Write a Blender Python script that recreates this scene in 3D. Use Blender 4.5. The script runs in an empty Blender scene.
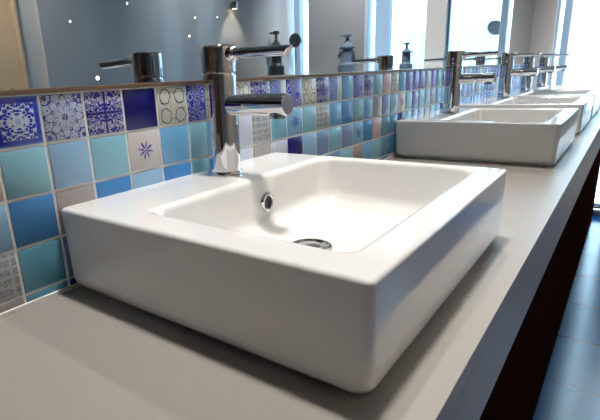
import bpy, bmesh, math, random
from mathutils import Vector, Matrix
random.seed(7)
S = bpy.context.scene
COL = S.collection
T = 0.062                      # one wall tile is 62 mm; lengths below are in tiles
Z0 = 12.5 * T                  # worktop height above the floor
PI = math.pi
def W(x, y, z): return Vector((x*T, y*T, z*T + Z0))

# ------------------------------------------------------------------ nodes
class V:
    """a node socket with arithmetic"""
    def __init__(s, nt, sock): s.nt, s.s = nt, sock
    def _m(s, op, *a):
        n = s.nt.nodes.new('ShaderNodeMath'); n.operation = op
        for i, q in enumerate((s,)+a):
            if isinstance(q, V): s.nt.links.new(q.s, n.inputs[i])
            else: n.inputs[i].default_value = q
        return V(s.nt, n.outputs[0])
    def __add__(s, o): return s._m('ADD', o)
    def __sub__(s, o): return s._m('SUBTRACT', o)
    def __mul__(s, o): return s._m('MULTIPLY', o)
    def __truediv__(s, o): return s._m('DIVIDE', o)
    def __lt__(s, o): return s._m('LESS_THAN', o)
    def __gt__(s, o): return s._m('GREATER_THAN', o)
    def abs(s): return s._m('ABSOLUTE')
    def sqrt(s): return s._m('SQRT')
    def sin(s): return s._m('SINE')
    def cos(s): return s._m('COSINE')
    def frac(s): return s._m('FRACT')
    def pow(s, e): return s._m('POWER', e)
    def max(s, o): return s._m('MAXIMUM', o)
    def min(s, o): return s._m('MINIMUM', o)
    def atan2(s, o): return s._m('ARCTAN2', o)

def lin(c):
    out = []
    for v in c:
        v = v/255.0
        out.append(v/12.92 if v <= .04045 else ((v+.055)/1.055)**2.4)
    return (*out, 1.0)

def mat(name, rgb=(200, 200, 200), rough=.5, metal=0, coat=0, spec=.5, emit=None, bump=0, bscale=60, vary=0, aniso=0):
    m = bpy.data.materials.new(name); m.use_nodes = True
    nt = m.node_tree; b = nt.nodes['Principled BSDF']
    b.inputs['Base Color'].default_value = lin(rgb)
    b.inputs['Roughness'].default_value = rough
    b.inputs['Metallic'].default_value = metal
    b.inputs['Coat Weight'].default_value = coat
    b.inputs['Coat Roughness'].default_value = .04
    b.inputs['Specular IOR Level'].default_value = spec
    if emit:
        b.inputs['Emission Color'].default_value = lin(emit[0]); b.inputs['Emission Strength'].default_value = emit[1]
    if bump or vary:
        tc = nt.nodes.new('ShaderNodeTexCoord')
        n = nt.nodes.new('ShaderNodeTexNoise'); n.inputs['Scale'].default_value = bscale; n.inputs['Detail'].default_value = 4
        nt.links.new(tc.outputs['Object'], n.inputs['Vector'])
        if bump:
            bp = nt.nodes.new('ShaderNodeBump'); bp.inputs['Strength'].default_value = bump; bp.inputs['Distance'].default_value = .002
            nt.links.new(n.outputs['Fac'], bp.inputs['Height']); nt.links.new(bp.outputs['Normal'], b.inputs['Normal'])
        if vary:
            mx = nt.nodes.new('ShaderNodeMix'); mx.data_type = 'RGBA'
            c = lin(rgb)
            mx.inputs[6].default_value = tuple(v*(1-vary) for v in c[:3])+(1,)
            mx.inputs[7].default_value = tuple(min(1, v*(1+vary)) for v in c[:3])+(1,)
            nt.links.new(n.outputs['Fac'], mx.inputs[0]); nt.links.new(mx.outputs[2], b.inputs['Base Color'])
    return m

def tile_mat(name, bg, fn=None, cols=(), rough=.2):
    """glazed tile; fn(nt,u,v) gives a list of masks, each painted with a colour of cols over bg"""
    m = mat(name, bg, rough, coat=.1, spec=.4)
    if not fn: return m
    nt = m.node_tree; b = nt.nodes['Principled BSDF']
    uv = nt.nodes.new('ShaderNodeUVMap'); uv.uv_map = 'UVMap'
    sp = nt.nodes.new('ShaderNodeSeparateXYZ'); nt.links.new(uv.outputs[0], sp.inputs[0])
    u = V(nt, sp.outputs[0]) - .5; v = V(nt, sp.outputs[1]) - .5
    cur = None
    for msk, c in zip(fn(nt, u, v), cols):
        mx = nt.nodes.new('ShaderNodeMix'); mx.data_type = 'RGBA'
        if cur is None: mx.inputs[6].default_value = lin(bg)
        else: nt.links.new(cur, mx.inputs[6])
        mx.inputs[7].default_value = lin(c)
        nt.links.new(msk.s, mx.inputs[0]); cur = mx.outputs[2]
    nt.links.new(cur, b.inputs['Base Color'])
    return m

def vec(nt, x, y, z=0.0):
    n = nt.nodes.new('ShaderNodeCombineXYZ')
    for i, q in enumerate((x, y, z)):
        if isinstance(q, V): nt.links.new(q.s, n.inputs[i])
        else: n.inputs[i].default_value = q
    return n.outputs[0]
def noise(nt, x, y, z=0.0, sc=8, det=0):
    n = nt.nodes.new('ShaderNodeTexNoise'); n.inputs['Scale'].default_value = sc; n.inputs['Detail'].default_value = det
    nt.links.new(vec(nt, x, y, z), n.inputs['Vector']); return V(nt, n.outputs['Fac'])
def voro(nt, x, y, z=0.0, sc=5, feat='F1', rnd=1):
    n = nt.nodes.new('ShaderNodeTexVoronoi'); n.feature = feat; n.inputs['Scale'].default_value = sc; n.inputs['Randomness'].default_value = rnd
    nt.links.new(vec(nt, x, y, z), n.inputs['Vector']); return V(nt, n.outputs['Distance'])
def polar(u, v): return (u*u+v*v).sqrt(), v.atan2(u)

def p_border(nt, u, v):
    a, b = u.abs(), v.abs()
    sq = ((noise(nt, a, b, 3.1, 11)-.5).abs() < .05).max(((u*u+v*v).sqrt()-.085).abs() < .035)
    blob = noise(nt, a, b, 7.7, 13) > .6
    inside = a.max(b) < .35
    return [(a.max(b) > .43), sq.max(blob)*inside, ((u*u+v*v).sqrt() < .06)]
def p_flower(nt, u, v):
    r, t = polar(u, v)
    R1 = ((t*4).cos().abs())*.25+.2
    R2 = ((t*4+PI/2).cos().abs())*.17+.14
    o1 = (r-R1).abs() < .016
    o2 = ((r-R2).abs() < .014)
    vein = ((t*8).sin().abs() < .13)*(r < .3)*(r > .09)
    a, b = u.abs(), v.abs()
    rc = ((a-.4)*(a-.4)+(b-.4)*(b-.4)).sqrt()
    cor = ((rc*55).sin() > .35)*(rc < .15)
    swirl = ((noise(nt, u, v, 1.3, 16)-.5).abs() < .03)*(r > .36)
    edge = a.max(b) > .475
    return [o1.max(o2).max(vein).max(swirl).max(edge), cor, (r < .075)*(noise(nt, u, v, 2, 40) > .45)]
def p_damask(nt, u, v):
    a, b = u.abs(), v.abs()
    d = (noise(nt, a+b*.15, b-a*.15, 5.5, 15, .6)-.5).abs() < .045
    ring = ((voro(nt, a, b, 2, 6)*40).sin() > .55)
    cross = (a.min(b) < .025)
    return [d.max(ring*(noise(nt, a, b, 9, 6) > .5)), cross.max(a.max(b) > .48)]
def p_ovals(nt, u, v):
    a, b = u.abs()-.24, v.abs()-.24
    e = ((a*a)*1.35+(b*b)).sqrt()
    a2, b2 = u.abs(), v.abs()
    dots = ((voro(nt, a2, b2, 4, 9) < .16)*(e > .22))
    green = (noise(nt, a2, b2, 2.2, 9) > .56)*(e > .24)
    blot = (voro(nt, u, v, 7, 3) < .08)*(e < .12)
    return [green, ((e-.185+(noise(nt, u, v, 6, 9)-.5)*.06).abs() < .014).max(dots), blot]
def p_rings(nt, u, v):
    d = voro(nt, u, v, 1.7, 4.2, 'F1', .75)
    rg = (d*26).sin() > .1
    sq = (noise(nt, u, v, 4, 22)-.5).abs() < .05
    return [rg, sq]
def p_star(nt, u, v):
    r, t = polar(u, v)
    t = t+.25
    ray = (t*4).cos().abs().pow(2.2)*.17+.06
    st = (r < ray)*((t*4).cos().abs() > .45)*(noise(nt, u, v, 3, 30) > .36)
    return [st]
def p_text(nt, u, v):
    g = (((u*3).frac()-.5).abs() < .42)*(((v*5).frac()-.5).abs() < .36)
    q = (noise(nt, u, v, 5, 34)-.5).abs() < .06
    return [q*g, (noise(nt, u, v, 1, 14) > .6)*g]
def p_half(nt, u, v):
    return [(noise(nt, u.abs(), v, 3, 17)-.5).abs() < .055, u > .12]

TM = dict(
 teal=tile_mat('teal glazed tile', (132, 186, 206)),
 teal2=tile_mat('sea green glazed tile', (116, 172, 194)),
 dteal=tile_mat('deep teal glazed tile', (94, 154, 180)),
 sky=tile_mat('sky blue glazed tile', (104, 165, 212)),
 steel=tile_mat('pale steel blue glazed tile', (138, 176, 210)),
 blue=tile_mat('mid blue glazed tile', (66, 128, 190)),
 slate=tile_mat('slate blue glazed tile', (112, 140, 184)),
 lilac=tile_mat('pale lilac glazed tile', (194, 202, 222)),
 pink=tile_mat('dusty pink glazed tile', (205, 180, 185)),
 grey=tile_mat('warm grey glazed tile', (150, 145, 146)),
 navy=tile_mat('navy glazed tile', (12, 10, 100)),
 border=tile_mat('blue bordered arabesque tile', (24, 44, 168), p_border, [(70, 120, 200), (190, 205, 222), (150, 180, 215)]),
 flower=tile_mat('blue line flower tile', (178, 190, 216), p_flower, [(24, 30, 110), (36, 40, 140), (20, 22, 90)]),
 damask=tile_mat('navy damask tile', (34, 28, 132), p_damask, [(190, 196, 220), (30, 22, 116)]),
 ovals=tile_mat('white tile with four ovals', (206, 208, 204), p_ovals, [(196, 204, 184), (52, 56, 60), (80, 84, 92)]),
 rings=tile_mat('blue ringed tile', (64, 68, 178), p_rings, [(190, 200, 232), (48, 46, 160)]),
 star=tile_mat('white tile with blue star', (208, 204, 206), p_star, [(50, 34, 150)]),
 bstar=tile_mat('blue tile with navy star', (122, 170, 208), p_star, [(34, 60, 150)]),
 text=tile_mat('grey script tile', (172, 178, 184), p_text, [(92, 96, 104), (128, 134, 142)]),
 half=tile_mat('half patterned tile', (80, 112, 196), p_half, [(190, 200, 222), (182, 184, 182)]),
 violet=tile_mat('violet patterned tile', (112, 108, 190), p_rings, [(150, 152, 214), (84, 80, 170)]),
)
M = dict(
 grout=mat('tile grout', (246, 245, 243), .8),
 ceramic=mat('white glazed ceramic', (238, 237, 235), .12, coat=.6),
 chrome=mat('polished chrome', (214, 214, 216), .045, 1),
 chrome2=mat('satin chrome', (190, 190, 194), .2, 1),
 dark=mat('dark hole', (8, 8, 9), .5),
 stone=mat('grey worktop laminate', (160, 155, 149), .36, bump=.05, bscale=300, vary=.05, spec=.25),
 wood=mat('very dark wood veneer', (40, 20, 14), .7, spec=0, vary=.25, bscale=9),
 alu=mat('brushed aluminium strip', (150, 152, 160), .35, 1),
 bronze=mat('brown wooden ledge', (100, 82, 68), .35, vary=.15, bscale=30),
 panel=mat('satin grey blue wall panel', (174, 175, 177), .4, coat=.2),
 pale=mat('pale grey wall paint', (222, 220, 214), .6),
 pier=mat('warm grey pier paint', (200, 198, 196), .7, bump=.05),
 panelwood=mat('brown wood wall panelling', (84, 56, 42), .4, vary=.2, bscale=8),
 dgrey=mat('dark grey panel paint', (122, 124, 128), .45),
 beige=mat('beige timber door', (232, 200, 160), .4, vary=.15, bscale=12),
 paint=mat('white ceiling paint', (225, 224, 220), .8),
 frame=mat('pale blue grey window frame', (150, 178, 206), .4),
 framew=mat('white window frame', (222, 228, 234), .4),
 rubber=mat('dark bottle plastic', (36, 42, 50), .3),
 greyp=mat('grey blue bottle plastic', (84, 100, 118), .3),
 led=mat('lit lamp lens', (255, 244, 225), .4, emit=((255, 240, 215), 14)),
 ledw=mat('lit wall lamp lens', (255, 236, 200), .4, emit=((255, 226, 170), 20)),
 facade=mat('pale facade render', (226, 230, 232), .8, vary=.05),
 fglass=mat('distant window glass', (150, 166, 170), .6),
 dish=mat('dark satellite dish paint', (7, 9, 13), .7),
 asphalt=mat('street paving', (150, 152, 154), .9, vary=.1, bscale=4),
)
def floor_mat():
    m = mat('blue grey floor tile', (12, 74, 126), .2)
    nt = m.node_tree; b = nt.nodes['Principled BSDF']
    tc = nt.nodes.new('ShaderNodeTexCoord'); sp = nt.nodes.new('ShaderNodeSeparateXYZ'); nt.links.new(tc.outputs['Object'], sp.inputs[0])
    x = V(nt, sp.outputs[0])/(5.6*T); y = V(nt, sp.outputs[1])/(14*T)
    g = ((x.frac()-.5).abs() > .488).max((y.frac()-.5).abs() > .494)
    mx = nt.nodes.new('ShaderNodeMix'); mx.data_type = 'RGBA'
    mx.inputs[6].default_value = lin((12, 74, 126)); mx.inputs[7].default_value = lin((3, 24, 46))
    nt.links.new(g.s, mx.inputs[0]); nt.links.new(mx.outputs[2], b.inputs['Base Color'])
    return m
M['floor'] = floor_mat()
def glass_mat():
    m = bpy.data.materials.new('clear window glass'); m.use_nodes = True; nt = m.node_tree
    for n in list(nt.nodes): nt.nodes.remove(n)
    o = nt.nodes.new('ShaderNodeOutputMaterial'); mx = nt.nodes.new('ShaderNodeMixShader')
    t = nt.nodes.new('ShaderNodeBsdfTransparent'); t.inputs[0].default_value = (.94, .97, .98, 1)
    g = nt.nodes.new('ShaderNodeBsdfGlossy'); g.inputs['Roughness'].default_value = .02
    f = nt.nodes.new('ShaderNodeFresnel'); f.inputs['IOR'].default_value = 1.3
    nt.links.new(f.outputs[0], mx.inputs[0]); nt.links.new(t.outputs[0], mx.inputs[1]); nt.links.new(g.outputs[0], mx.inputs[2])
    nt.links.new(mx.outputs[0], o.inputs[0]); return m
M['glass'] = glass_mat()
M['mirror'] = mat('silvered mirror glass', (196, 202, 206), .01, 1)

# ------------------------------------------------------------------ mesh helpers
class MB:
    def __init__(s): s.v, s.f, s.mi, s.uv, s.sm = [], [], [], [], []
    def face(s, idx, mi=0, uv=None, smooth=True): s.f.append(tuple(idx)); s.mi.append(mi); s.uv.append(uv); s.sm.append(smooth)
    def box(s, a, b, bev=0, mi=0):
        bm = bmesh.new(); bmesh.ops.create_cube(bm, size=1)
        for q in bm.verts: q.co = Vector([(a[i]+b[i])/2+q.co[i]*(b[i]-a[i]) for i in range(3)])
        if bev: bmesh.ops.bevel(bm, geom=bm.edges[:], offset=bev, segments=2, profile=.5, affect='EDGES')
        return s.add(bm, mi)
    def add(s, bm, mi=0, mtx=None):
        n = len(s.v); bm.verts.index_update()
        for q in bm.verts: s.v.append(tuple(mtx @ q.co if mtx else q.co))
        for f in bm.faces: s.face([n+q.index for q in f.verts], mi)
        bm.free(); return s
    def rings(s, rs, cap0=True, cap1=True, mi=0):
        n = len(s.v); k = len(rs[0])
        for r in rs: s.v.extend(tuple(q) for q in r)
        for i in range(len(rs)-1):
            for j in range(k):
                a, b = n+i*k+j, n+i*k+(j+1) % k
                s.face((a, b, b+k, a+k), mi)
        if cap0: s.face([n+j for j in range(k)][::-1], mi)
        if cap1: s.face([n+(len(rs)-1)*k+j for j in range(k)], mi)
        return s
    def lathe(s, prof, o=(0, 0, 0), ax='z', n=40, mi=0, cap0=True, cap1=True):
        """prof: list of (radius, height) along ax"""
        rs = []
        for r, h in prof:
            ring = []
            for j in range(n):
                t = 2*PI*j/n; c, q = r*math.cos(t), r*math.sin(t)
                p = {'z': (c, q, h), '-y': (c, -h, q), 'y': (-c, h, q), '-x': (-h, -c, q), 'x': (h, c, q)}[ax]
                ring.append((p[0]+o[0], p[1]+o[1], p[2]+o[2]))
            rs.append(ring)
        return s.rings(rs, cap0, cap1, mi)
    def build(s, name, m, parent=None, loc=None, sharp=35, wn=True):
        me = bpy.data.meshes.new(name)
        me.from_pydata([(a*T, b*T, c*T) for a, b, c in s.v], [], s.f)
        for q in (m if isinstance(m, list) else [m]): me.materials.append(q)
        me.polygons.foreach_set('material_index', s.mi)
        me.polygons.foreach_set('use_smooth', s.sm)
        if any(s.uv):
            L = me.uv_layers.new(name='UVMap')
            for p, u in zip(me.polygons, s.uv):
                if u:
                    for li, q in zip(p.loop_indices, u): L.data[li].uv = q
        bm = bmesh.new(); bm.from_mesh(me); bmesh.ops.recalc_face_normals(bm, faces=bm.faces[:]); bm.to_mesh(me); bm.free()
        me.set_sharp_from_angle(angle=math.radians(sharp))
        me.update()
        o = bpy.data.objects.new(name, me); COL.objects.link(o)
        if wn:
            w = o.modifiers.new('weighted', 'WEIGHTED_NORMAL'); w.keep_sharp = True
        if loc is not None: o.location = loc
        if parent: o.parent = parent
        return o

def tag(o, label, cat, group=None):
    o['label'] = label; o['category'] = cat
    if group: o['group'] = group
    return o
def thing(name, label, cat, loc, group=None):
    o = bpy.data.objects.new(name, None); COL.objects.link(o); o.location = loc; o.empty_display_size = .05
    return tag(o, label, cat, group)
def struct(name, mb, m, parent=None, **k):
    o = mb.build(name, m, parent, **k)
    if not parent: o['kind'] = 'structure'; o.location = (0, 0, Z0)
    return o
def copy_thing(o, loc, label):
    def rec(a, par):
        c = a.copy(); COL.objects.link(c)
        if par: c.parent = par
        for ch in [q for q in bpy.data.objects if q.parent == a and q.name in snap]: rec(ch, c)
        return c
    snap = {q.name for q in bpy.data.objects}
    r = rec(o, None); r.location = loc; r['label'] = label
    return r

# ------------------------------------------------------------------ the room
XE, XN, YR, ZC, ZF = 59.0, -34.0, -32.0, 28.0, -12.5      # end wall, near wall, opposite wall, ceiling, floor
YM = .52                                                    # mirror plane
ZT = 4.227                                                  # top of the tiles
# tiled wall
OFF = {2: .03, 3: .06, 4: .1, 5: .03, 6: -.05, 7: -.12, 8: -.08, 9: -.14, 10: -.1, 11: -.13, 12: -.13, 13: -.1, 14: -.05}
gx = lambda i: i + OFF.get(i, 0)
ROWS = {
 0: dict(zip(range(-6, 31), 'damask rings flower ovals damask border flower damask navy ovals rings ovals ovals damask half rings ovals damask half sky rings damask teal pink ovals sky violet rings violet lilac violet teal damask slate ovals rings sky'.split())),
 1: dict(zip(range(-6, 31), 'sky teal star steel pink teal steel teal star sky teal steel lilac text teal2 bstar teal text sky blue teal2 sky grey slate steel star teal violet teal steel text sky teal bstar lilac teal slate'.split())),
 2: dict(zip(range(-6, 31), 'teal grey sky teal steel blue grey blue steel blue teal steel lilac grey lilac navy steel slate teal2 slate bstar blue pink dteal sky navy teal slate steel text teal sky navy blue lilac teal slate'.split())),
 3: dict(zip(range(-6, 31), 'slate teal blue grey text dteal slate teal blue teal sky slate teal grey text navy teal sky slate teal grey sky teal dteal blue teal slate blue navy sky grey teal text blue teal sky blue'.split())),
 4: dict(zip(range(-6, 31), 'sky grey teal blue grey dteal navy slate teal sky blue teal slate sky'.split())),
}
fill = {0: 'damask rings violet ovals sky rings slate teal lilac'.split(), 1: 'sky teal slate steel violet lilac blue'.split()}
mats = [M['grout']] + list(TM.values()); idx = {k: i+1 for i, k in enumerate(TM)}
mb = MB()
mb.box((XN, .02, ZF), (XE, .03, ZT), 0)
mb.box((XN, .03, ZF), (XE, .5, ZT), 0)
mb.box((XN, YM+.25, ZF), (XE, YM+2.5, ZC), 0, 0)
def add_tile(x0, x1, z0, z1, mi):
    g, b, ya, yb = .032, .03, .02, -.012
    a = (x0+g, x1-g, z0+g, z1-g)
    n = len(mb.v)
    ring = [[(a[0], ya, a[2]), (a[1], ya, a[2]), (a[1], ya, a[3]), (a[0], ya, a[3])],
            [(a[0]+.006, yb+.012, a[2]+.006), (a[1]-.006, yb+.012, a[2]+.006), (a[1]-.006, yb+.012, a[3]-.006), (a[0]+.006, yb+.012, a[3]-.006)],
            [(a[0]+b, yb, a[2]+b), (a[1]-b, yb, a[2]+b), (a[1]-b, yb, a[3]-b), (a[0]+b, yb, a[3]-b)]]
    for r in ring: mb.v.extend(r)
    q = lambda p: ((p[0]-x0)/(x1-x0), (p[2]-z1)/1.0+1)
    for i in (0, 1):
        for j in range(4):
            f = (n+i*4+j, n+i*4+(j+1) % 4, n+i*4+4+(j+1) % 4, n+i*4+4+j)
            mb.face(f, mi, [q(mb.v[k]) for k in f])
    f = [n+8+j for j in range(4)]; mb.face(f, mi, [q(mb.v[k]) for k in f])
rt = random.Random(3)
for r in range(5):
    z1 = ZT-r; z0 = max(z1-1, .0)
    for i in range(-20, 59):
        k = ROWS[r].get(i) or rt.choice(fill[0] if r == 0 else fill[1])
        add_tile(gx(i), gx(i+1), z0, z1, idx[k])
struct('wall_left', mb, mats, wn=False, sharp=60)
mb = MB(); mb.box((XN, -.05, ZT+.01), (XE, YM-.01, ZT+.1), .015)
struct('trim_1', mb, M['bronze'])
mb = MB(); mb.box((XN, -.06, -.05), (XE, .0, .075), .02)
struct('trim_3', mb, M['grout'])
# mirror along the wall
mb = MB(); mb.box((XN+1, YM, ZT+.1), (XE-.02, YM+.15, 25), .0)
o = mb.build('mirror', M['mirror'], None, W(0, 0, 0), wn=False)
tag(o, 'long frameless wall mirror above the blue tiles behind the basins', 'mirror')

mb = MB(); mb.box((XN-2, YR-2, ZF-2), (XE+2, YM+2.5, ZF)); struct('floor', mb, M['floor'])
mb = MB(); mb.box((XN-2, YR-2, ZC), (XE+2, YM+2.5, ZC+2)); struct('ceiling', mb, M['paint'])
mb = MB(); mb.box((19.3, YR-2, ZF), (XE+2, YR, ZC)); struct('wall_right', mb, M['panel'])
mb = MB(); mb.box((XN-2, YR-2, ZF), (19.3, YR-.25, ZC)); struct('wall_side', mb, M['pale'])
mb = MB(); mb.box((XN-2, YR-2, ZF), (XN, YM+2.5, ZC)); struct('wall_back', mb, M['panelwood'])
# beige door in the opposite wall
d = struct('door_1', MB().box((3, YR-.25, ZF), (16.9, YR+.2, 22), .05), M['beige'])
MB().box((2.2, YR-.24, ZF), (3.0, YR+.3, 22.8), .04).box((16.9, YR-.24, ZF), (17.2, YR+.3, 22.8), .04).box((2.2, YR-.24, 22), (17.2, YR+.3, 22.8), .04).build('door_frame', M['beige'], d)
MB().lathe([(.25, 0), (.25, .3), (.12, .35), (.12, .9)], (15.6, YR+.2, 4), 'y', 20).box((13.4, YR+1.0, 3.88), (15.75, YR+1.25, 4.12), .08).build('door_handle', M['chrome2'], d)

# end wall with its windows (y ranges between piers)
def wall_end():
    mb = MB()
    zb, zt = 1.0, 24.5
    piers = [(YM+2.5, -1.6), (-8.9, -11.3), (-19.5, -28.3)]
    for a, b in piers: mb.box((XE, b, ZF), (XE+2.5, a, ZC))
    for a, b, zb in ((-1.6, -8.9, ZF+.8), (-11.3, -19.5, 1.0), (-28.3, YR-2, 1.0)):
        mb.box((XE, b, ZF), (XE+2.5, a, zb)); mb.box((XE, b, zt), (XE+2.5, a, ZC))
    struct('wall_end', mb, M['pier'])
    mb = MB(); mb.box((XE-.15, -28.25, ZF), (XE+.02, -19.55, ZC)); struct('trim_2', mb, M['dgrey'])
    def window(name, a, b, bars, hbars, fm, zb=1.0):
        f = MB(); x0, x1 = XE+.9, XE+1.6; w = .22
        f.box((x0, b, zb), (x1, a, zb+w*1.5), .03).box((x0, b, zt-w), (x1, a, zt), .03)
        f.box((x0, a-w, zb), (x1, a, zt), .03).box((x0, b, zb), (x1, b+w, zt), .03)
        for p, q in bars: f.box((x0-.3, q, zb), (x1, p, zt), .03)
        for h in hbars: f.box((x0+.1, b, h), (x1-.1, a, h+.16), .02)
        o = struct(name, f, fm)
        MB().box((x0+.3, b+.05, zb+.05), (x0+.4, a-.05, zt-.05)).build('pane', M['glass'], o, wn=False)
        MB().box((XE-.5, b, zb-.25), (XE+.9, a, zb), .05).build('window_sill', M['framew'], o)
    window('window_1', -1.6, -8.9, [(-2.25, -2.95)], [], M['frame'], ZF+.8)
    window('window_2', -11.3, -19.5, [(-16.3, -18.3)], [], M['frame'])
    window('window_3', -28.3, YR-1, [(-30.2, -31.2)], [], M['frame'])
wall_end()
struct('baseboard_right', MB().box((19.4, YR, ZF), (XE, YR+.2, ZF+1.4), .03), M['alu'])

# ------------------------------------------------------------------ worktop and cabinet
t = thing('worktop', 'long grey laminate worktop carrying the row of white basins', 'worktop', W(-10, -4, 0))
def rel(mb, name, m, par, **k):
    """mesh given in room coordinates, parented to a thing"""
    o = mb.build(name, m, par, **k); q = par.location; o.location = Vector((-q.x, -q.y, Z0-q.z)); return o
rel(MB().box((-22, -7.895, -.35), (XE-.3, -.065, 0), .025), 'top_slab', M['stone'], t)
rel(MB().box((-22, -7.89, -2.02), (XE-.3, -7.3, -.35), .02), 'front_apron', M['stone'], t)
t = thing('vanity_cabinet', 'very dark brown cabinet under the grey worktop', 'cabinet', W(-10, -4, ZF))
rel(MB().box((-22, -7.55, ZF+.7), (XE-.3, -.1, -2.04), .02).box((-22, -7.2, -2.04), (XE-.3, -.1, -.37)), 'carcass', M['wood'], t)
rel(MB().box((-22, -7.62, ZF+.02), (XE-.3, -7.3, ZF+.7), .03), 'plinth', M['wood'], t)

# ------------------------------------------------------------------ basin
H = 1.862
def rrect(x0, x1, y0, y1, r, z, n=8):
    out = []
    r = min(r, (x1-x0)/2-.01, (y1-y0)/2-.01)
    for cx, cy, t0 in ((x1-r, y1-r, 0), (x0+r, y1-r, PI/2), (x0+r, y0+r, PI), (x1-r, y0+r, 1.5*PI)):
        for j in range(n+1):
            t = t0+PI/2*j/n; out.append((cx+r*math.cos(t), cy+r*math.sin(t), z))
    return out
BW, BD = 8.02, 7.1                     # along the wall, out from the wall
def make_basin(loc, label):
    t = thing('basin', label, 'basin', loc, 'square white countertop basins')
    rs = []
    O = lambda i, z, r: rrect(i, BW-i, -BD+i, -i, r, z)
    rs += [O(.36, .0, .2), O(.26, .0, .25), O(.24, .1, .26), O(.12, .1, .28), O(.05, .13, .28), O(.015, .22, .25)]
    for k in range(5): rs.append(O(.015*(1-k/4),   .3+(H-.39)*k/4, .2-.07*k/4))
    e = .085
    for k in range(1, 6): a = PI/2*k/5; rs.append(O(e*(1-math.cos(a)), H-e+e*math.sin(a), .13-.04*k/5))
    bx0, bx1, by0, by1 = .86, BW-.22, -BD+.72, -2.0
    I = lambda i, z, r: rrect(bx0+i, bx1-i, by0+i, by1-i, r, z)
    q = .16
    rs.append(I(-q-.03, H, .26))
    for k in range(0, 6): a = PI/2*k/5; rs.append(I(-q+q*math.sin(a), H-q+q*math.cos(a), .3+.02*k))
    fl = .52; R = .42                     # floor height, fillet radius
    rs.append(I(.04, H-.5, .46)); rs.append(I(.08, fl+R, .5))
    for k in range(1, 7): a = PI/2*k/6; rs.append(I(.08+R*(1-math.cos(a)), fl+R-R*math.sin(a), .55))
    cx, cy = 3.95, -3.82
    n = len(rs[0])
    last = rs[-1]
    def circ(r, z):
        out = []
        for p in last:
            a = math.atan2(p[1]-cy, p[0]-cx); out.append((cx+r*math.cos(a), cy+r*math.sin(a), z))
        return out
    c1 = circ(.5, fl-.12)
    for f in (.33, .66): rs.append([tuple(p[i]+(c[i]-p[i])*f for i in range(3)) for p, c in zip(last, c1)])
    rs.append(c1); rs.append(circ(.47, fl-.2)); rs.append(circ(.4, fl-.3))
    MB().rings(rs).build('bowl', M['ceramic'], t, sharp=50)
    dz = fl-.09
    dr = MB().lathe([(.36, dz-.08), (.4, dz+.0), (.44, dz+.05), (.5, dz+.055), (.525, dz+.02), (.52, dz-.03), (.36, dz-.06)], (cx, cy, 0), cap0=False, cap1=False).build('drain', M['chrome'], t)
    MB().lathe([(.37, dz-.1), (.37, dz-.07)], (cx, cy, 0)).build('drain_well', M['dark'], dr)
    MB().lathe([(.05, dz-.07), (.05, dz-.0), (.28, dz+.0), (.3, dz+.03), (.27, dz+.07), (.12, dz+.095), (.02, dz+.1)], (cx, cy, 0)).build('drain_plug', M['chrome'], dr)
    ox, oy, oz = 4.68, -2.06, 1.15
    ov = MB().lathe([(.165, .01), (.17, .05), (.2, .075), (.24, .07), (.265, .03), (.26, -.02)], (ox, oy, oz), '-y', 32, cap0=False, cap1=False).build('overflow_ring', M['chrome'], t)
    MB().lathe([(.17, -.02), (.17, .015)], (ox, oy, oz), '-y', 24).build('overflow_hole', M['dark'], ov)
    return t
B1 = make_basin(W(.02, -.02, 0), 'large white square basin nearest the camera on the grey worktop')
def make_faucet(loc, label):
    t = thing('faucet', label, 'faucet', loc, 'chrome single lever basin taps')
    MB().lathe([(.44, 0), (.475, .015), (.475, .07), (.455, .1)]).build('base_ring', M['chrome'], t)
    MB().lathe([(.435, .1), (.435, 2.52), (.425, 2.56), (.39, 2.57), (.39, 2.6)]).build('body', M['chrome'], t)
    cap = MB().lathe([(.39, 2.6), (.43, 2.62), (.437, 2.66), (.437, 3.2), (.43, 3.25), (.40, 3.285), (.33, 3.3)]).build('cap', M['chrome'], t)
    # lever: round collar, tapering rod, slanted end
    lv = MB().lathe([(.19, .3), (.2, .5), (.18, .56), (.13, .6)], (0, 0, 3.06), '-y', 28)
    rs = []
    N = 24; cs = [(math.cos(2*PI*j/N), math.sin(2*PI*j/N)) for j in range(N)]
    for y, r, z in ((.55, .135, 3.06), (.8, .135, 3.06), (1.4, .13, 3.05), (2.0, .125, 3.04)):
        rs.append([(r*c, -y, z+r*.95*q) for c, q in cs])
    r = .122
    rs.append([(r*c, -2.13-.09*q, 3.035+r*q) for c, q in cs])
    rs.append([(r*.8*c, -2.16-.075*q, 3.035+r*.8*q) for c, q in cs])
    lv.rings(rs); lv.build('lever', M['chrome'], t)
    sp = MB().lathe([(.265, .2), (.265, 2.05), (.255, 2.085), (.235, 2.1)], (0, 0, 1.82), '-y', 40).build('spout', M['chrome'], t)
    MB().lathe([(.2, 0), (.2, .06), (.17, .075), (.17, .3)], (0, -1.78, 1.5), 'z', 28).build('aerator', M['chrome2'], sp)
    return t
F1 = make_faucet(W(4.5, -.86, H), 'chrome lever tap on the nearest white basin')
ORD = ['second', 'third', 'fourth', 'fifth and farthest']
BX = [18.6, 29.6, 38.9, 48.3]
FP = [(23.2, -1.42), (36.6, -1.5), (45.9, -1.5), (55.2, -1.5)]
for k in range(4):
    copy_thing(B1, W(BX[k], -.02, 0), ORD[k]+' white square basin from the camera in the row on the worktop')
    copy_thing(F1, W(FP[k][0], FP[k][1], H), 'chrome lever tap on the '+ORD[k]+' white basin from the camera')

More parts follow.
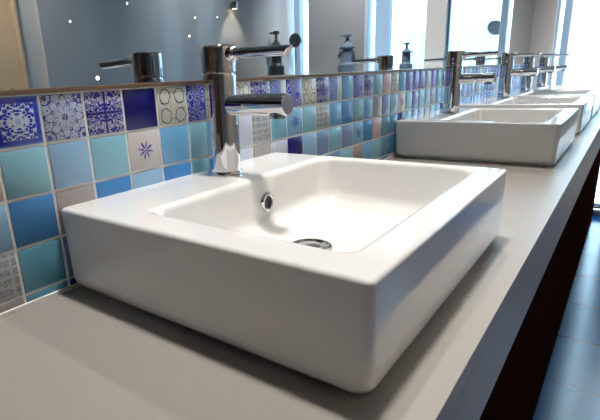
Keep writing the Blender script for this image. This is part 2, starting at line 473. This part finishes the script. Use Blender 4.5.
# ------------------------------------------------------------------ things seen in the mirror
t = thing('wall_shelf', 'narrow white shelf along the end wall windows', 'shelf', W(XE-2, -18, 4.0))
rel(MB().box((XE-3, -28, 4.0), (XE-.1, -9.5, 4.2), .04), 'board', M['framew'], t)
for yy in (-27, -10.6): rel(MB().box((XE-1.5, yy, 3.2), (XE-.15, yy+.2, 4.0), .03), 'bracket', M['framew'], t)
t = thing('corner_shelf', 'small grey shelf on the opposite wall near the window corner', 'shelf', W(53.8, YR, 4.0))
rel(MB().box((51.8, YR, 4.0), (55.8, YR+3, 4.25), .04), 'board', M['dgrey'], t)
rel(MB().box((53.7, YR+.01, 3.2), (53.9, YR+2, 4.0), .03), 'bracket', M['dgrey'], t)
def dispenser(loc, label, h, r, m):
    t = thing('pump_dispenser', label, 'dispenser', loc, 'pump dispensers seen in the mirror')
    MB().lathe([(r*1.5, 0), (r*1.55, h*.06), (r*1.5, h*.2), (r*1.15, h*.24), (r, h*.3), (r, h*.56), (r*.9, h*.62)], n=28).build('bottle', m, t)
    MB().lathe([(r*1.3, h*.62), (r*1.35, h*.66), (r*.7, h*.74), (r*.32, h*.8), (r*.26, h*.92)], n=24).build('collar', m, t)
    MB().lathe([(r*.6, h*.92), (r*.65, h*.94), (r*.65, h*.985), (r*.5, h)], n=20).box((-.12*r, -1.5*r, h*.94), (.12*r, 0, h*.98)).build('pump_head', m, t)
dispenser(W(53.8, YR+1.5, 4.25), 'tall dark pump dispenser on the small corner shelf, seen in the mirror', 6.0, .72, M['rubber'])
dispenser(W(57.6, -21.4, 4.2), 'grey pump dispenser in front of the dark grey wall panel, seen in the mirror', 5.0, .8, M['greyp'])
dispenser(W(57.6, -13.1, 4.2), 'blue grey pump dispenser in front of the bright window, seen in the mirror', 3.3, .55, M['greyp'])
t = thing('shaving_mirror', 'round dark shaving mirror fixed to the window post, seen in the mirror', 'mirror', W(XE+.6, -30.2, 9))
MB().lathe([(.3, 0), (.3, .15), (.1, .2), (.1, 1.2)], (0, 0, 0), '-x', 20).build('arm', M['rubber'], t)
MB().lathe([(.9, 1.2), (1.0, 1.25), (1.02, 1.4), (.95, 1.5), (.7, 1.54)], (0, 0, .1), '-x', 40).build('mirror_disc', M['rubber'], t)

# ------------------------------------------------------------------ lamps
def light(name, kind, loc, par=None, **k):
    L = bpy.data.lights.new(name, kind)
    for a, b in k.items(): setattr(L, a, b)
    o = bpy.data.objects.new(name, L); COL.objects.link(o); o.location = loc
    if par: o.parent = par
    return o
KEY, FILL = 75, 120
def downlight(x, y, e, label, spread=84, aim=(0, 0), soft=.02):
    t = thing('ceiling_downlight', label, 'ceiling light', W(x, y, ZC), 'round ceiling downlights')
    MB().lathe([(.55, -.02), (.62, -.06), (.82, -.1), (.84, -.03), (.84, 0)], cap0=False, cap1=False, n=32).build('trim_ring', M['chrome2'], t)
    MB().lathe([(.58, -.03), (.58, -.01)], n=32).build('lens', M['led'], t)
    b = light('downlight_bulb', 'SPOT', (0, 0, -.2*T), t, energy=e, spot_size=math.radians(spread), spot_blend=.8, shadow_soft_size=soft, color=(1, .95, .89))
    b.rotation_euler = Vector((aim[0], aim[1], -ZC)).to_track_quat('-Z', 'Y').to_euler()
downlight(4.8, -4.2, KEY*1.6, 'ceiling downlight above the nearest basin', 68, (-2, -1.5), .07)
downlight(23, -1.0, KEY*.9, 'ceiling downlight above the second basin', 100, (-3, -2))
downlight(40, -2.6, KEY*.9, 'ceiling downlight above the fourth basin', 100, (-3, -2))
downlight(14, -29, FILL, 'added fill downlight washing the near half of the opposite wall', 74, (4, -12))  # added fill, aimed at the opposite wall to brighten its mirror image
downlight(36, -29, FILL, 'added fill downlight washing the far half of the opposite wall', 74, (4, -12))  # second added fill, tilted onto the far stretch of that wall
downlight(48, -16, FILL*2.6, 'added fill downlight brightening the end wall around the windows', 100, (22, -4))  # added to lift the piers and dark panel; no known fitting here
downlight(4, -27, FILL*.8, 'added fill downlight brightening the beige door and pale wall', 84, (4, -10))  # extra lamp put in to light the pale strip and the door
downlight(-22, -12, FILL*.5, 'added fill downlight brightening the brown panelled wall behind the camera', 90, (-9, 0))  # unseen lamp added so the panelling shows brighter in the chrome
t = thing('wall_lamp', 'small warm wall lamp shining down the grey wall, seen in the mirror', 'lamp', W(46, YR, 13))
MB().lathe([(.4, -.3), (.4, .5), (.3, .55)], (0, .55, 0), 'z', 24, cap0=False).build('shade', M['chrome2'], t)
MB().lathe([(.3, -.22), (.3, -.2)], (0, .55, 0), 'z', 20).build('lens', M['ledw'], t)
MB().box((-.2, 0, -.1), (.2, .2, .3), .03).build('back_plate', M['chrome2'], t)
light('wall_lamp_bulb', 'SPOT', (0, .55*T, -.3*T), t, energy=14, spot_size=math.radians(100), spot_blend=.7, shadow_soft_size=.01, color=(1, .88, .7))
WS = []
def wall_spot(x, z, r, label):
    t = thing('wall_spot', label, 'lamp', W(x, YR, z), 'tiny lamps set in the grey wall')
    MB().lathe([(r, .0), (r, .06), (r*1.35, .07), (r*1.4, 0)], ax='y', n=20, cap0=False, cap1=False).build('bezel', M['chrome2'], t)
    MB().lathe([(r, .01), (r, .05)], ax='y', n=20).build('lens', M['led'], t)
for a in ((29.2, 12.1, .09, 'tiny wall light highest in the grey wall, above the mirrored tap'),
          (22.3, 10.0, .09, 'tiny wall light nearest the pale wall strip, seen in the mirror'),
          (39.1, 11.3, .09, 'tiny wall light to the left of the warm wall lamp, upper one'),
          (37.9, 9.2, .11, 'tiny wall light to the left of the tap, lower of a close pair'),
          (43.1, 11.6, .07, 'faint tiny wall light right beside the warm wall lamp'),
          (24.5, 4.85, .18, 'low bright wall light under the mirrored tap lever')): wall_spot(*a)

# ------------------------------------------------------------------ outside the window
mb = MB(); mb.box((XE+3, -400, ZF-60), (900, 300, ZF-58)); o = struct('ground_outside', mb, M['asphalt'])
BXF = 300
t = thing('building', 'pale rendered building across the street outside the window', 'building', W(BXF, -60, ZF-58))
rel(MB().box((BXF, -200, ZF-58), (BXF+120, 90, 120)), 'facade', M['facade'], t)
for yy in (-175, -140, -105, -70, -30, 5, 40):
    for zz in (-45, 2, 50):
        w = rel(MB().box((BXF-1, yy, zz), (BXF+1, yy+16, zz+24), .2), 'window', M['framew'], t)
        MB().box((BXF-1.4, yy+1.2, zz+1.2), (BXF-.9, yy+7.6, zz+22.8)).box((BXF-1.4, yy+8.4, zz+1.2), (BXF-.9, yy+14.8, zz+22.8)).build('window_glass', M['fglass'], w)
t = thing('satellite_dish', 'dark oval satellite dish on the building outside, seen in the mirror', 'dish', W(BXF-.02, -52.6, 21))
MB().lathe([(.6, 0), (.6, .4), (.35, .5), (.35, 12)], (0, 0, 0), '-x', 16).build('arm', M['dish'], t)
d = MB().lathe([(.1, 0), (2, .3), (3.5, 1.0), (4.2, 1.6), (4.25, 1.7), (4.1, 1.65), (2, .42), (.1, .15)], n=40).build('dish', M['dish'], t)
d.location = (-12*T, 0, 1.0*T); d.rotation_euler = (math.radians(-32), math.radians(-62), 0)

# daylight
w = bpy.data.worlds.new('sky'); S.world = w; w.use_nodes = True
bg = w.node_tree.nodes['Background']; bg.inputs[0].default_value = (.58, .82, 1.0, 1); bg.inputs[1].default_value = 12
for a, b, zb in ((-1.6, -8.9, ZF+.8), (-11.3, -19.5, 1), (-28.3, YR, 1)):
    L = light('window_portal', 'AREA', W(XE+2.8, (a+b)/2, (zb+24.5)/2), shape='RECTANGLE', size=abs(a-b)*T, size_y=(24.5-zb)*T)
    L.rotation_euler = (PI/2, 0, PI/2); L.data.cycles.is_portal = True

# ------------------------------------------------------------------ camera
P = dict(cx=-5.0885, cy=-9.3287, cz=4.3799, yaw=.67686, pit=-.28258, rol=-.04799, f=475.615, px=249.134, py=213.898)
f = Vector((math.cos(P['yaw'])*math.cos(P['pit']), math.sin(P['yaw'])*math.cos(P['pit']), math.sin(P['pit'])))
r = f.cross(Vector((0, 0, 1))).normalized(); u = r.cross(f)
r2 = r*math.cos(P['rol'])+u*math.sin(P['rol']); u2 = -r*math.sin(P['rol'])+u*math.cos(P['rol'])
cd = bpy.data.cameras.new('camera'); cam = bpy.data.objects.new('camera', cd); COL.objects.link(cam)
mt = Matrix((r2, u2, -f)).transposed().to_4x4(); mt.translation = W(P['cx'], P['cy'], P['cz']); cam.matrix_world = mt
cd.sensor_fit = 'HORIZONTAL'; cd.sensor_width = 36; cd.lens = 36*P['f']/600
cd.shift_x = (300-P['px'])/600; cd.shift_y = (P['py']-210)/600
cd.clip_start = .01; cd.clip_end = 200
cd.dof.use_dof = True; cd.dof.focus_distance = 12.5*T; cd.dof.aperture_fstop = 22
S.camera = cam
S.view_settings.view_transform = 'Standard'; S.view_settings.look = 'None'; S.view_settings.gamma = 1
S.view_settings.exposure = 0; S.view_settings.use_curve_mapping = False
S.cycles.use_denoising = True; S.cycles.max_bounces = 10; S.cycles.glossy_bounces = 6
S.cycles.sample_clamp_indirect = 6; S.cycles.caustics_reflective = False
